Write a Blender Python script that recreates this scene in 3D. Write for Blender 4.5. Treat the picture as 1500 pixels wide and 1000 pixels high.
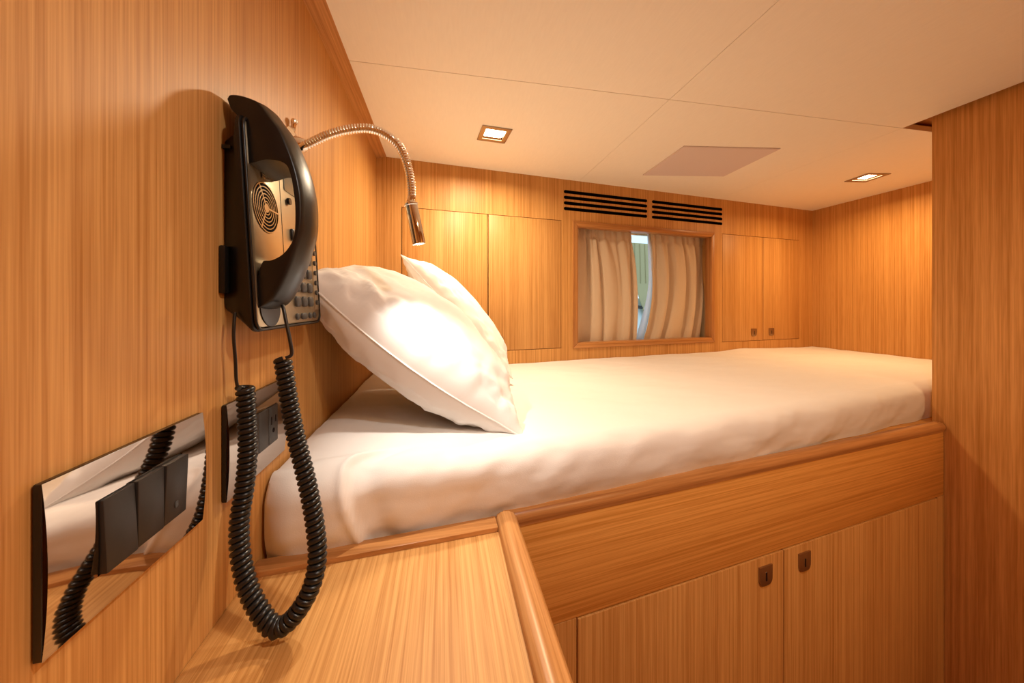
import bpy, bmesh, math, random
from mathutils import Vector, Matrix, noise
from mathutils.geometry import tessellate_polygon

# ------------------------------------------------------------------ scene
for o in list(bpy.data.objects):
    bpy.data.objects.remove(o, do_unlink=True)
scn = bpy.context.scene
COL = scn.collection
random.seed(7)
EYE = 1.35                      # eye height above the cabin floor (all z below are relative to the eye)

cam_d = bpy.data.cameras.new('camera')
cam_d.sensor_width = 36.0
cam_d.lens = 12.0
cam_d.shift_y = -55.0 / 1500.0
cam_d.clip_start = 0.01
cam = bpy.data.objects.new('camera', cam_d)
COL.objects.link(cam)
cam.location = (0, 0, 0)
cam.rotation_euler = (math.pi / 2, 0, -math.atan2(0.196116, 0.980581))
scn.camera = cam

world = bpy.data.worlds.new('daylight')
scn.world = world
world.use_nodes = True
wb = world.node_tree.nodes['Background']
wb.inputs[0].default_value = (0.66, 0.88, 1.0, 1)
wb.inputs[1].default_value = 1.3

scn.view_settings.view_transform = 'Standard'
scn.view_settings.look = 'None'
scn.view_settings.exposure = 0.0
scn.view_settings.gamma = 1.0
scn.view_settings.use_curve_mapping = False

WARM = (1.0, 0.80, 0.55)
AMBER = (1.0, 0.64, 0.30)
NEUTRAL = (1.0, 0.95, 0.90)
LAMP_W = 4.7                    # alcove downlights
CABIN_FILL_W = 2.7                   # fill lamps added in the cabin ceiling, out of view
READ_W = 0.42                   # reading light

# ------------------------------------------------------------------ materials
def new_mat(name):
    m = bpy.data.materials.new(name)
    m.use_nodes = True
    return m, m.node_tree, m.node_tree.nodes['Principled BSDF']

def simple(name, col, rough=0.5, metal=0.0, spec=0.5, coat=0.0, bump=None):
    m, nt, p = new_mat(name)
    p.inputs['Base Color'].default_value = (*col, 1)
    p.inputs['Roughness'].default_value = rough
    p.inputs['Metallic'].default_value = metal
    p.inputs['Specular IOR Level'].default_value = spec
    p.inputs['Coat Weight'].default_value = coat
    # faint grain so that no surface is perfectly even
    tc = nt.nodes.new('ShaderNodeTexCoord')
    nz = nt.nodes.new('ShaderNodeTexNoise')
    nz.inputs['Scale'].default_value = bump[0] if bump else 300.0
    nt.links.new(tc.outputs['Object'], nz.inputs['Vector'])
    bp = nt.nodes.new('ShaderNodeBump')
    bp.inputs['Strength'].default_value = bump[1] if bump else 0.02
    bp.inputs['Distance'].default_value = 0.001
    nt.links.new(nz.outputs['Fac'], bp.inputs['Height'])
    nt.links.new(bp.outputs['Normal'], p.inputs['Normal'])
    return m

def wood(name, axis, light=(0.60, 0.325, 0.135), dark=(0.36, 0.165, 0.055), fine=1.0, rough=0.46, contrast=1.0):
    """oak veneer with straight grain running along one object axis"""
    m, nt, p = new_mat(name)
    N, L = nt.nodes, nt.links
    tc = N.new('ShaderNodeTexCoord')
    oi = N.new('ShaderNodeObjectInfo')
    off = N.new('ShaderNodeVectorMath'); off.operation = 'SCALE'
    comb = N.new('ShaderNodeCombineXYZ')
    for k in range(3):
        L.new(oi.outputs['Random'], comb.inputs[k])
    L.new(comb.outputs[0], off.inputs[0]); off.inputs['Scale'].default_value = 7.0
    add = N.new('ShaderNodeVectorMath'); add.operation = 'ADD'
    L.new(tc.outputs['Object'], add.inputs[0]); L.new(off.outputs[0], add.inputs[1])
    def layer(across, along, detail, distort=0.0):
        s = [across] * 3; s[axis] = along
        mp = N.new('ShaderNodeVectorMath'); mp.operation = 'MULTIPLY'
        L.new(add.outputs[0], mp.inputs[0]); mp.inputs[1].default_value = s
        n = N.new('ShaderNodeTexNoise')
        n.inputs['Scale'].default_value = 1.0
        n.inputs['Detail'].default_value = detail
        n.inputs['Roughness'].default_value = 0.55
        n.inputs['Distortion'].default_value = distort
        L.new(mp.outputs[0], n.inputs['Vector'])
        return n.outputs['Fac']
    streak = layer(270 * fine, 1.6, 3.0, 0.12)
    broad = layer(20 * fine, 0.40, 2.0, 0.3)
    pore = layer(900 * fine, 14.0, 1.0)
    def mul(sock, v):
        q = N.new('ShaderNodeMath'); q.operation = 'MULTIPLY'; L.new(sock, q.inputs[0]); q.inputs[1].default_value = v
        return q.outputs[0]
    def addm(a, b):
        q = N.new('ShaderNodeMath'); q.operation = 'ADD'; L.new(a, q.inputs[0]); L.new(b, q.inputs[1])
        return q.outputs[0]
    tot = addm(addm(mul(streak, 0.56), mul(broad, 0.20)), mul(pore, 0.24))
    rp = N.new('ShaderNodeValToRGB')
    L.new(tot, rp.inputs[0])
    w = 0.13 / contrast
    rp.color_ramp.elements[0].position = 0.5 - w
    rp.color_ramp.elements[0].color = (*dark, 1)
    rp.color_ramp.elements[1].position = 0.5 + w * 0.8
    rp.color_ramp.elements[1].color = (*light, 1)
    L.new(rp.outputs[0], p.inputs['Base Color'])
    p.inputs['Roughness'].default_value = rough
    p.inputs['Specular IOR Level'].default_value = 0.28
    bp = N.new('ShaderNodeBump')
    bp.inputs['Strength'].default_value = 0.12
    bp.inputs['Distance'].default_value = 0.0006
    L.new(tot, bp.inputs['Height'])
    L.new(bp.outputs['Normal'], p.inputs['Normal'])
    return m

def fabric(name, col, weave=900.0, strength=0.15, trans=0.0, rough=0.9, sheen=0.2):
    m, nt, p = new_mat(name)
    N, L = nt.nodes, nt.links
    p.inputs['Base Color'].default_value = (*col, 1)
    p.inputs['Roughness'].default_value = rough
    p.inputs['Specular IOR Level'].default_value = 0.15
    p.inputs['Sheen Weight'].default_value = sheen
    tc = N.new('ShaderNodeTexCoord')
    w1 = N.new('ShaderNodeTexNoise'); w1.inputs['Scale'].default_value = weave
    L.new(tc.outputs['Object'], w1.inputs['Vector'])
    bp = N.new('ShaderNodeBump'); bp.inputs['Strength'].default_value = strength; bp.inputs['Distance'].default_value = 0.001
    L.new(w1.outputs['Fac'], bp.inputs['Height'])
    L.new(bp.outputs['Normal'], p.inputs['Normal'])
    if trans > 0:
        out = N['Material Output']
        tr = N.new('ShaderNodeBsdfTranslucent'); tr.inputs[0].default_value = (*col, 1)
        mx = N.new('ShaderNodeMixShader'); mx.inputs[0].default_value = trans
        L.new(p.outputs[0], mx.inputs[1]); L.new(tr.outputs[0], mx.inputs[2])
        L.new(mx.outputs[0], out.inputs['Surface'])
    return m

def emitter(name, col, s):
    m, nt, p = new_mat(name)
    p.inputs['Base Color'].default_value = (*col, 1)
    p.inputs['Emission Color'].default_value = (*col, 1)
    p.inputs['Emission Strength'].default_value = s
    return m

def panel_cream(name, col):
    """ceiling lining: fine vertical weave"""
    m, nt, p = new_mat(name)
    N, L = nt.nodes, nt.links
    tc = N.new('ShaderNodeTexCoord')
    mp = N.new('ShaderNodeVectorMath'); mp.operation = 'MULTIPLY'; mp.inputs[1].default_value = (260, 30, 30)
    L.new(tc.outputs['Object'], mp.inputs[0])
    n = N.new('ShaderNodeTexNoise'); n.inputs['Scale'].default_value = 1.0; n.inputs['Detail'].default_value = 2
    L.new(mp.outputs[0], n.inputs['Vector'])
    mix = N.new('ShaderNodeMix'); mix.data_type = 'RGBA'
    L.new(n.outputs['Fac'], mix.inputs[0])
    mix.inputs[6].default_value = (*[c * 0.96 for c in col], 1)
    mix.inputs[7].default_value = (*[min(1, c * 1.03) for c in col], 1)
    L.new(mix.outputs[2], p.inputs['Base Color'])
    p.inputs['Roughness'].default_value = 0.6
    p.inputs['Specular IOR Level'].default_value = 0.25
    bp = N.new('ShaderNodeBump'); bp.inputs['Strength'].default_value = 0.05; bp.inputs['Distance'].default_value = 0.001
    L.new(n.outputs['Fac'], bp.inputs['Height']); L.new(bp.outputs['Normal'], p.inputs['Normal'])
    return m

OAK_L, OAK_D = (0.67, 0.358, 0.118), (0.44, 0.190, 0.044)
M = {}
M['oak_z'] = wood('oak_veneer_upright', 2, OAK_L, OAK_D)
M['oak_x'] = wood('oak_veneer_lengthwise', 0, (0.80, 0.40, 0.105), (0.56, 0.235, 0.042), contrast=1.1)
M['oak_y'] = wood('oak_veneer_shelf', 1, OAK_L, OAK_D, contrast=1.1)
M['solid_x'] = wood('solid_oak_rail', 0, (0.56, 0.26, 0.085), (0.33, 0.13, 0.035), fine=0.45, rough=0.32)
M['solid_y'] = wood('solid_oak_edge', 1, (0.62, 0.31, 0.11), (0.40, 0.17, 0.05), fine=0.6, rough=0.30)
M['solid_z'] = wood('solid_oak_frame', 2, (0.56, 0.26, 0.085), (0.33, 0.13, 0.035), fine=0.5, rough=0.35)
M['oak_part'] = wood('oak_partition', 2, (0.72, 0.345, 0.10), (0.47, 0.195, 0.04), fine=0.55)
M['cream'] = panel_cream('cream_ceiling_lining', (0.97, 0.93, 0.83))
M['hatch'] = simple('matt_grey_lilac_panel', (0.74, 0.63, 0.60), 0.75)
M['sheet'] = fabric('white_cotton_sheet', (0.82, 0.785, 0.745), 700, 0.12)
M['pillow'] = fabric('white_cotton_pillowcase', (0.84, 0.82, 0.79), 900, 0.08)
M['linen'] = fabric('beige_linen', (0.76, 0.59, 0.41), 500, 0.35, trans=0.22)
M['lining'] = fabric('daylit_curtain_edge', (0.86, 0.90, 0.94), 500, 0.2, trans=0.65)  # blue-white colour carries the daylight on the curtain edge
M['black'] = simple('satin_black_plastic', (0.0065, 0.006, 0.0055), 0.34, spec=0.45, bump=(900, 0.04))
M['gloss'] = simple('gloss_black_plastic', (0.010, 0.010, 0.010), 0.18)
M['cord'] = simple('black_cord_vinyl', (0.010, 0.010, 0.010), 0.32)
M['key'] = simple('dark_grey_key_rubber', (0.05, 0.048, 0.045), 0.5)
M['champ'] = simple('champagne_brushed_face', (0.50, 0.41, 0.27), 0.33, metal=0.85, bump=(1500, 0.05))
M['chrome'] = simple('polished_chrome', (0.90, 0.89, 0.87), 0.06, metal=1.0, bump=(50, 0.0))
M['plate'] = simple('dark_mirror_chrome', (0.52, 0.45, 0.40), 0.035, metal=1.0, bump=(50, 0.0))
M['module'] = simple('anthracite_switch_plastic', (0.022, 0.020, 0.019), 0.42)
M['brass'] = simple('aged_bronze_latch', (0.36, 0.24, 0.13), 0.38, metal=0.9)
M['nickel'] = simple('satin_nickel_trim', (0.42, 0.34, 0.26), 0.35, metal=0.9)
M['dark'] = simple('dark_void', (0.012, 0.006, 0.006), 0.9, spec=0.1)
M['inside'] = simple('cabinet_inside', (0.16, 0.08, 0.03), 0.7)
M['glow'] = emitter('warm_lamp_diffuser', (1.0, 0.80, 0.52), 14.0)
M['led'] = emitter('reading_led', (1.0, 0.86, 0.68), 25.0)
M['screen'] = simple('grey_lcd', (0.16, 0.18, 0.15), 0.2)
M['floor'] = wood('floor_boards', 1, (0.40, 0.22, 0.10), (0.24, 0.11, 0.04), fine=0.5)
M['canvas'] = fabric('grey_green_canvas', (0.60, 0.54, 0.33), 60, 0.3, trans=0.35)
M['hullwhite'] = simple('pale_gelcoat', (0.70, 0.80, 0.84), 0.3)
gm, gnt, gp = new_mat('window_glass')
gp.inputs['Base Color'].default_value = (1, 1, 1, 1); gp.inputs['Roughness'].default_value = 0.0
gp.inputs['Transmission Weight'].default_value = 1.0; gp.inputs['IOR'].default_value = 1.0 + 0.02
M['glass'] = gm

# ------------------------------------------------------------------ mesh helpers
class MB:
    def __init__(s):
        s.v, s.f, s.mi, s.cur = [], [], [], 0
    def quad(s, *ix):
        s.f.append(tuple(ix)); s.mi.append(s.cur)
    def add(s, verts, faces):
        b = len(s.v)
        s.v += [Vector(p) for p in verts]
        for f in faces:
            s.f.append(tuple(b + i for i in f)); s.mi.append(s.cur)
    def box(s, x0, x1, y0, y1, z0, z1):
        s.add([(x0, y0, z0), (x1, y0, z0), (x1, y1, z0), (x0, y1, z0), (x0, y0, z1), (x1, y0, z1), (x1, y1, z1), (x0, y1, z1)],
              [(0, 3, 2, 1), (4, 5, 6, 7), (0, 1, 5, 4), (1, 2, 6, 5), (2, 3, 7, 6), (3, 0, 4, 7)])
    def prism(s, poly, fn, a, b):
        """poly: 2-D outline; fn(p, h) -> 3-D point; from h=a to h=b"""
        n = len(poly)
        vs = [fn(p, a) for p in poly] + [fn(p, b) for p in poly]
        fs = [tuple(range(n - 1, -1, -1)), tuple(range(n, 2 * n))]
        fs += [(i, (i + 1) % n, n + (i + 1) % n, n + i) for i in range(n)]
        s.add(vs, fs)
    def loft(s, rings, closed=True, cap=True):
        n = len(rings[0]); b = len(s.v)
        for r in rings:
            s.v += [Vector(p) for p in r]
        for k in range(len(rings) - 1):
            for i in range(n if closed else n - 1):
                j = (i + 1) % n
                s.quad(b + k * n + i, b + k * n + j, b + (k + 1) * n + j, b + (k + 1) * n + i)
        if cap:
            s.quad(*[b + i for i in range(n - 1, -1, -1)])
            s.quad(*[b + (len(rings) - 1) * n + i for i in range(n)])
    def tube(s, pts, rad, seg=10, cap=True):
        pts = [Vector(p) for p in pts]
        rs = rad if isinstance(rad, (list, tuple)) else [rad] * len(pts)
        rings = []; up = None
        for i, p in enumerate(pts):
            t = (pts[min(i + 1, len(pts) - 1)] - pts[max(i - 1, 0)]).normalized()
            if up is None:
                up = t.orthogonal().normalized()
            up = (up - t * up.dot(t)).normalized()
            w = t.cross(up)
            rings.append([p + (up * math.cos(2 * math.pi * k / seg) + w * math.sin(2 * math.pi * k / seg)) * rs[i] for k in range(seg)])
        s.loft(rings, True, cap)
    def plate(s, outer, holes, fn, d):
        """flat board with real holes; fn(p, h) maps a 2-D point at depth h"""
        loops = [outer] + holes
        tri = tessellate_polygon([[Vector((p[0], p[1], 0)) for p in l] for l in loops])
        flat = [p for l in loops for p in l]
        b = len(s.v); n = len(flat)
        s.v += [Vector(fn(p, 0)) for p in flat] + [Vector(fn(p, d)) for p in flat]
        for t in tri:
            s.quad(*[b + i for i in t]); s.quad(*[b + n + i for i in reversed(t)])
        o = 0
        for l in loops:
            k = len(l)
            for i in range(k):
                j = (i + 1) % k
                s.quad(b + o + i, b + o + j, b + n + o + j, b + n + o + i)
            o += k
    def build(s, name, mats, parent=None, loc=None, rotz=0.0, smooth=None, bevel=0.0, seg=2, fix=True):
        me = bpy.data.meshes.new(name)
        me.from_pydata([tuple(p) for p in s.v], [], s.f)
        ms = mats if isinstance(mats, (list, tuple)) else [mats]
        for m in ms:
            me.materials.append(M[m] if isinstance(m, str) else m)
        for p, i in zip(me.polygons, s.mi):
            p.material_index = i
        bm = bmesh.new(); bm.from_mesh(me)
        bmesh.ops.remove_doubles(bm, verts=bm.verts, dist=1e-6)
        if fix:
            bmesh.ops.recalc_face_normals(bm, faces=bm.faces)
        if bevel > 0:
            es = [e for e in bm.edges if len(e.link_faces) == 2 and e.calc_face_angle(0) > math.radians(35)]
            bmesh.ops.bevel(bm, geom=es, offset=bevel, segments=seg, profile=0.5, affect='EDGES', clamp_overlap=True)
        bm.to_mesh(me); bm.free()
        if smooth is not None:
            for p in me.polygons:
                p.use_smooth = True
            me.set_sharp_from_angle(angle=math.radians(smooth))
        o = bpy.data.objects.new(name, me)
        COL.objects.link(o)
        if parent is not None:
            o.parent = parent
        if loc is not None:
            o.location = loc
        o.rotation_euler[2] = rotz
        return o

def tag(o, label=None, cat=None, group=None, kind=None):
    if label: o['label'] = label
    if cat: o['category'] = cat
    if group: o['group'] = group
    if kind: o['kind'] = kind
    return o

def empty(name, loc, rotz=0.0, **k):
    o = bpy.data.objects.new(name, None)
    o.empty_display_size = 0.05
    COL.objects.link(o)
    o.location = loc; o.rotation_euler[2] = rotz
    return tag(o, **k)

def box(name, mat, x0, x1, y0, y1, z0, z1, parent=None, bevel=0.0, smooth=None, loc=None, rotz=0.0, seg=2):
    b = MB(); b.box(x0, x1, y0, y1, z0, z1)
    return b.build(name, mat, parent, loc, rotz, smooth if smooth is not None else (40 if bevel else None), bevel, seg)

def rect(x0, x1, y0, y1):
    return [(x0, y0), (x1, y0), (x1, y1), (x0, y1)]

def rrect(x0, x1, y0, y1, r, n=4):
    p = []
    for cx, cy, a in ((x1 - r, y1 - r, 0), (x0 + r, y1 - r, 90), (x0 + r, y0 + r, 180), (x1 - r, y0 + r, 270)):
        for k in range(n + 1):
            t = math.radians(a + 90 * k / n)
            p.append((cx + r * math.cos(t), cy + r * math.sin(t)))
    return p

def catmull(pts, per=12):
    pts = [Vector(p) for p in pts]
    P = [pts[0] * 2 - pts[1]] + pts + [pts[-1] * 2 - pts[-2]]
    out = []
    for i in range(1, len(P) - 2):
        a, b, c, d = P[i - 1], P[i], P[i + 1], P[i + 2]
        for k in range(per):
            t = k / per
            out.append(0.5 * (2 * b + (c - a) * t + (2 * a - 5 * b + 4 * c - d) * t * t + (3 * b - a - 3 * c + d) * t ** 3))
    out.append(pts[-1])
    return out

# ------------------------------------------------------------------ key dimensions (metres)
XL, XR = -0.21, 1.827          # left wall, far right wall
XP = 1.222                     # partition face
CZ = 0.47                      # ceiling
FZ = -EYE                      # floor
YN = -1.15                     # wall behind the viewer
BW0, BWM = 1.1707, 0.1223      # back wall: y = BW0 + BWM * x
BANG = math.atan(BWM)
FANG = math.atan(0.131)
def yb(x): return BW0 + BWM * x
SHZ = -0.30                    # bedside shelf top

# ================================================================== SETTING
tag(box('floor', 'floor', XL, XR + 0.1, YN, 1.6, FZ - 0.03, FZ), kind='structure')
tag(box('wall_left', 'oak_z', XL - 0.03, XL, YN, 1.30, FZ, 0.55), kind='structure')
tag(box('wall_near', 'oak_z', XL - 0.03, XR + 0.1, YN - 0.03, YN, FZ, 0.55), kind='structure')

# far right wall: two veneer leaves on a backing
wr = tag(box('wall_right', 'inside', XR + 0.012, XR + 0.04, 0.60, 1.55, FZ, 0.55), kind='structure')
for a, b in ((0.62, 1.2195), (1.2205, 1.55)):
    box('veneer_panel', 'oak_z', XR, XR + 0.012, a, b, FZ, 0.54, parent=wr)
tag(box('wall_return', 'oak_z', XP + 0.03, XR + 0.04, 0.585, 0.615, FZ, 0.55), kind='structure')
# partition beside the viewer (its far end closes the bed alcove)
tag(box('wall_partition', 'oak_part', XP, XP + 0.03, YN, 0.645, FZ, 0.53, bevel=0.002), kind='structure')

# back wall in its own frame: x along the wall, y into it
wall_b = MB()
slots = []
for (s0, s1) in ((0.6597, 1.0406), (1.0646, 1.4502)):
    for k in range(4):
        zc = 0.4245 - k * 0.0213
        slots.append((s0, s1, zc))
LD = (0.0766, 0.649, -0.1668, 0.315)
RD = (1.4495, 1.955, -0.1725, 0.3165)
WN = (0.700, 1.398, -0.166, 0.313)
holes = [rect(LD[0], LD[1], LD[2], LD[3]), rect(RD[0], RD[1], RD[2], RD[3]), rect(*WN)]
holes += [rrect(a - 0.0004, b + 0.0004, z - 0.0062, z + 0.0062, 0.0060, 3) for a, b, z in slots]
wall_b.plate(rect(-0.02, 2.12, -0.60, 0.54), holes, lambda p, h: (p[0], h, p[1]), 0.016)
back = wall_b.build('wall_back', 'oak_z', None, (XL, 1.145, 0), BANG)
tag(back, kind='structure')
BL = Vector((XL, 1.145, 0))

# hull lining behind the cabinets with the window opening left free
hb = MB()
hb.plate(rect(-0.1, 2.2, -1.35, 0.56), [rect(WN[0] + 0.10, WN[1] - 0.10, WN[2] - 0.005, WN[3] + 0.005)], lambda p, h: (p[0], h, p[1]), 0.02)
tag(hb.build('wall_hull', 'inside', None, BL + Matrix.Rotation(BANG, 3, 'Z') @ Vector((0, 0.125, 0)), BANG), kind='structure')

# ceiling deck with separate lining panels hung under it
deck = tag(box('ceiling', 'inside', XL - 0.03, XR + 0.1, YN, 1.65, 0.54, 0.57), kind='structure')
L1 = (0.137, 0.937, 0.041, math.radians(5))
L2 = (1.542, 0.985, 0.043, math.radians(-8))
def sqr(cx, cy, r, a):
    return [(cx + r * (math.cos(a) * i - math.sin(a) * j), cy + r * (math.sin(a) * i + math.cos(a) * j)) for i, j in ((-1, -1), (1, -1), (1, 1), (-1, 1))]
def hole_for(L): return sqr(L[0], L[1], L[2] * 0.93, L[3])
cabin_fill_lights = [(0.30, 0.08, 0.041, 0.0), (0.86, -0.35, 0.041, 0.0)]  # unseen downlights, added to fill the near part of the cabin
SEAM = 0.699
G = 0.0006
XC = 1.203
def cpanel(outer, holes=()):
    b = MB()
    b.plate(outer, list(holes), lambda p, h: (p[0], p[1], CZ + h), 0.014)
    b.build('ceiling_panel', 'cream', deck, loc=(0, 0, 0))
cpanel([(XL, SEAM + 0.01 + G), (0.509 - G, SEAM + G), (0.509 - G, yb(0.509) + 0.002), (XL, yb(XL) + 0.002)], [hole_for(L1)])
cpanel([(0.509 + G, SEAM + G), (XC - G, SEAM - 0.008 + G), (XC - G, yb(XC) + 0.002), (0.509 + G, yb(0.509) + 0.002)])
cpanel([(XC + G, SEAM - 0.008), (XR + 0.01, SEAM - 0.014), (XR + 0.01, yb(XR) + 0.002), (XC + G, yb(XC) + 0.002)], [hole_for(L2)])
cpanel([(XL, YN), (0.509 - G, YN), (0.509 - G, SEAM - G), (XL, SEAM + 0.01 - G)], [hole_for(cabin_fill_lights[0])])
cpanel([(0.509 + G, YN), (XC, YN), (XC, SEAM - 0.008 - G), (0.509 + G, SEAM - G)], [hole_for(cabin_fill_lights[1])])

tag(box('trim_2', 'solid_x', XC + 0.002, XP + 0.20, 0.40, SEAM + 0.10, 0.492, 0.520), kind='structure')
# corner moulding where the left wall meets the ceiling
tr = MB()
tr.prism([(XL, 0.4615), (XL + 0.031, 0.4693), (XL + 0.031, CZ), (XL, CZ)], lambda p, h: (p[0], h, p[1]), YN, 1.146)
tag(tr.build('trim_1', 'solid_y'), kind='structure')

# ------------------------------------------------------------------ window: frame, reveal and glass
win = empty('window_1', BL + Vector((0, 0, 0)), BANG, kind='structure')
fw = 0.021
W0, W1, WZ0, WZ1 = 0.6965, 1.4015, -0.1695, 0.3165
def mitre(name, a, b, c, d, mat):
    """frame member with mitred ends, outline in wall plane, rounded face"""
    m = MB()
    m.prism([a, b, c, d], lambda p, h: (p[0], h, p[1]), -0.006, 0.030)
    m.build(name, mat, win, bevel=0.0025, smooth=40)
O = [(W0, WZ0), (W1, WZ0), (W1, WZ1), (W0, WZ1)]
I = [(W0 + fw, WZ0 + fw), (W1 - fw, WZ0 + fw), (W1 - fw, WZ1 - fw), (W0 + fw, WZ1 - fw)]
for k in range(4):
    j = (k + 1) % 4
    mitre('window_frame', O[k], O[j], I[j], I[k], 'solid_x' if k % 2 == 0 else 'solid_z')
rv = MB()
for (a0, a1, z0, z1) in ((WN[0] - 0.008, WN[0], WN[2], WN[3]), (WN[1], WN[1] + 0.008, WN[2], WN[3]), (WN[0] - 0.008, WN[1] + 0.008, WN[2] - 0.008, WN[2]), (WN[0] - 0.008, WN[1] + 0.008, WN[3], WN[3] + 0.008)):
    rv.box(a0, a1, 0.0165, 0.1245, z0, z1)
rv.build('window_reveal', 'oak_z', win)
box('window_pane', 'glass', WN[0] - 0.005, WN[1] + 0.005, 0.1455, 0.1495, WN[2] - 0.008, WN[3] + 0.008, parent=win)

# ================================================================== CABINETS IN THE BACK WALL
def latch(parent, x, z, y=0.0, w=0.034, h=0.036):
    """bronze flush latch: square top, rounded foot, slot in the middle"""
    b = MB()
    pts = [(-w / 2, h / 2), (-w / 2, -h / 2 + 0.012)]
    for k in range(1, 6):
        t = math.pi + math.pi / 2 * k / 6
        pts.append((-w / 2 + 0.012 + 0.012 * math.cos(t), -h / 2 + 0.012 + 0.012 * math.sin(t)))
    pts += [(0, -h / 2)]
    pts += [(-a, c) for a, c in reversed(pts[:-1])]
    b.prism(pts, lambda p, q: (x + p[0], y + q, z + p[1]), -0.0028, 0.0)
    b.cur = 1
    b.prism(rrect(x - 0.0022, x + 0.0022, z - 0.010, z + 0.008, 0.0021, 3), lambda p, q: (p[0], y + q, p[1]), -0.0033, -0.0026)
    return b.build('latch', ['brass', 'dark'], parent, bevel=0.0004, smooth=40)

def wall_cabinet(D, mid, lat, label):
    s0, s1, z0, z1 = D
    g = 0.0019
    c = empty('wall_cabinet', BL + Matrix.Rotation(BANG, 3, 'Z') @ Vector(((s0 + s1) / 2, 0, z0)), BANG, label=label, cat='cabinet', group='cabinets in the back wall')
    ox, oz = -(s0 + s1) / 2, -z0
    b = MB()
    t = 0.008
    x0, x1, za, zb = s0 + ox - t, s1 + ox + t, z0 + oz - t, z1 + oz + t
    b.box(x0, x1, 0.112, 0.120, za, zb)
    b.box(x0, x0 + t, 0.0165, 0.112, za, zb); b.box(x1 - t, x1, 0.0165, 0.112, za, zb)
    b.box(x0 + t, x1 - t, 0.0165, 0.112, za, za + t); b.box(x0 + t, x1 - t, 0.0165, 0.112, zb - t, zb)
    b.build('body', 'dark', c)
    for a, e, lx in ((s0 + g, mid - g, lat[0]), (mid + g, s1 - g, lat[1])):
        d = box('door', 'oak_z', a + ox, e + ox, -0.0006, 0.0155, z0 + g + oz, z1 - g + oz, parent=c, bevel=0.0007)
        if lx is not None:
            latch(d, lx + ox, -0.1335 + oz, -0.0006)
    return c
wall_cabinet(LD, 0.3652, (0.3300, 0.4030), 'two-door oak wall cabinet behind the pillows, left of the curtained window')
wall_cabinet(RD, 1.7056, (1.6440, 1.7585), 'two-door oak wall cabinet between the curtained window and the far right wall')

# ------------------------------------------------------------------ air vents: four dark slots each
for i, (s0, s1) in enumerate(((0.6597, 1.0406), (1.0646, 1.4502))):
    v = empty('air_vent', BL + Matrix.Rotation(BANG, 3, 'Z') @ Vector(((s0 + s1) / 2, 0, 0.355)), BANG,
              label=('left air vent of four dark slots above the window, nearer the reading lamp', 'right air vent of four dark slots above the window, nearer the far corner')[i],
              cat='air vent', group='air vents above the window')
    for k in range(4):
        zc = 0.4245 - k * 0.0213 - 0.355
        hw = (s1 - s0) / 2
        b = MB()
        outl = rrect(-hw, hw, zc - 0.0058, zc + 0.0058, 0.0056, 3)
        n = len(outl)
        f0 = [(p[0], -0.0002, p[1]) for p in outl]; f1 = [(p[0], 0.030, p[1]) for p in outl]
        b.loft([f0, f1], True, False)
        b.f.append(tuple(range(n, 2 * n))); b.mi.append(0)
        b.build('slot', 'dark', v)

# ------------------------------------------------------------------ downlights
def downlight(L, label, group, col, watts, parent_z=CZ):
    cx, cy, r, a = L
    d = empty('ceiling_downlight', (cx, cy, CZ), a, label=label, cat='downlight', group=group)
    b = MB()
    outer, inner = sqr(0, 0, r, 0), sqr(0, 0, r * 0.68, 0)
    b.plate(outer, [inner], lambda p, h: (p[0], p[1], -0.003 + h), 0.0028)
    b.build('trim_ring', 'nickel', d, bevel=0.0008, smooth=40)
    c = MB()
    i2 = sqr(0, 0, r * 0.62, 0)
    c.loft([[(p[0], p[1], 0.0) for p in inner], [(p[0], p[1], 0.006) for p in i2], [(p[0], p[1], 0.030) for p in i2]], True, False)
    c.build('reflector', 'chrome', d)
    g = MB()
    g.prism(rrect(-r * 0.6, r * 0.6, -r * 0.6, r * 0.6, r * 0.15), lambda p, h: (p[0], p[1], h), 0.004, 0.012)
    g.build('diffuser', 'glow', d)
    ld = bpy.data.lights.new('downlight_lamp', 'AREA')
    ld.shape = 'SQUARE'; ld.size = r * 1.15
    ld.energy = watts; ld.color = col; ld.spread = math.radians(165)
    lo = bpy.data.objects.new('downlight_lamp', ld); COL.objects.link(lo)
    lo.parent = d; lo.location = (0, 0, -0.0032)
    return d
downlight(L1, 'lit square downlight in the ceiling above the pillows', 'square ceiling downlights', WARM, LAMP_W)
downlight(L2, 'lit square downlight in the ceiling near the far right wall', 'square ceiling downlights', AMBER, LAMP_W * 0.78)
downlight(cabin_fill_lights[0], 'unseen square downlight added as neutral fill in the cabin ceiling, near the left wall', 'square ceiling downlights', NEUTRAL, CABIN_FILL_W)
downlight(cabin_fill_lights[1], 'unseen square downlight added as amber fill behind the viewer, near the partition', 'square ceiling downlights', AMBER, CABIN_FILL_W * 2.4)

# ceiling hatch
hc = [(0.7102, 1.124), (0.6996, 0.8944), (0.9958, 0.8506), (1.0067, 1.0755)]
hx, hy = sum(p[0] for p in hc) / 4, sum(p[1] for p in hc) / 4
hatch = empty('ceiling_hatch', (hx, hy, CZ), label='flat grey four-sided access panel set in the cream ceiling', cat='ceiling panel')
b = MB()
q = [(p[0] - hx, p[1] - hy) for p in hc]
b.prism([(x * 0.975, y * 0.975) for x, y in q], lambda p, h: (p[0], p[1], h), -0.0035, -0.0002)
b.build('panel', 'hatch', hatch)
b = MB()
b.plate(q, [[(x * 0.975, y * 0.975) for x, y in q]], lambda p, h: (p[0], p[1], h), -0.0028)
b.build('edge_frame', 'hatch', hatch)

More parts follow.
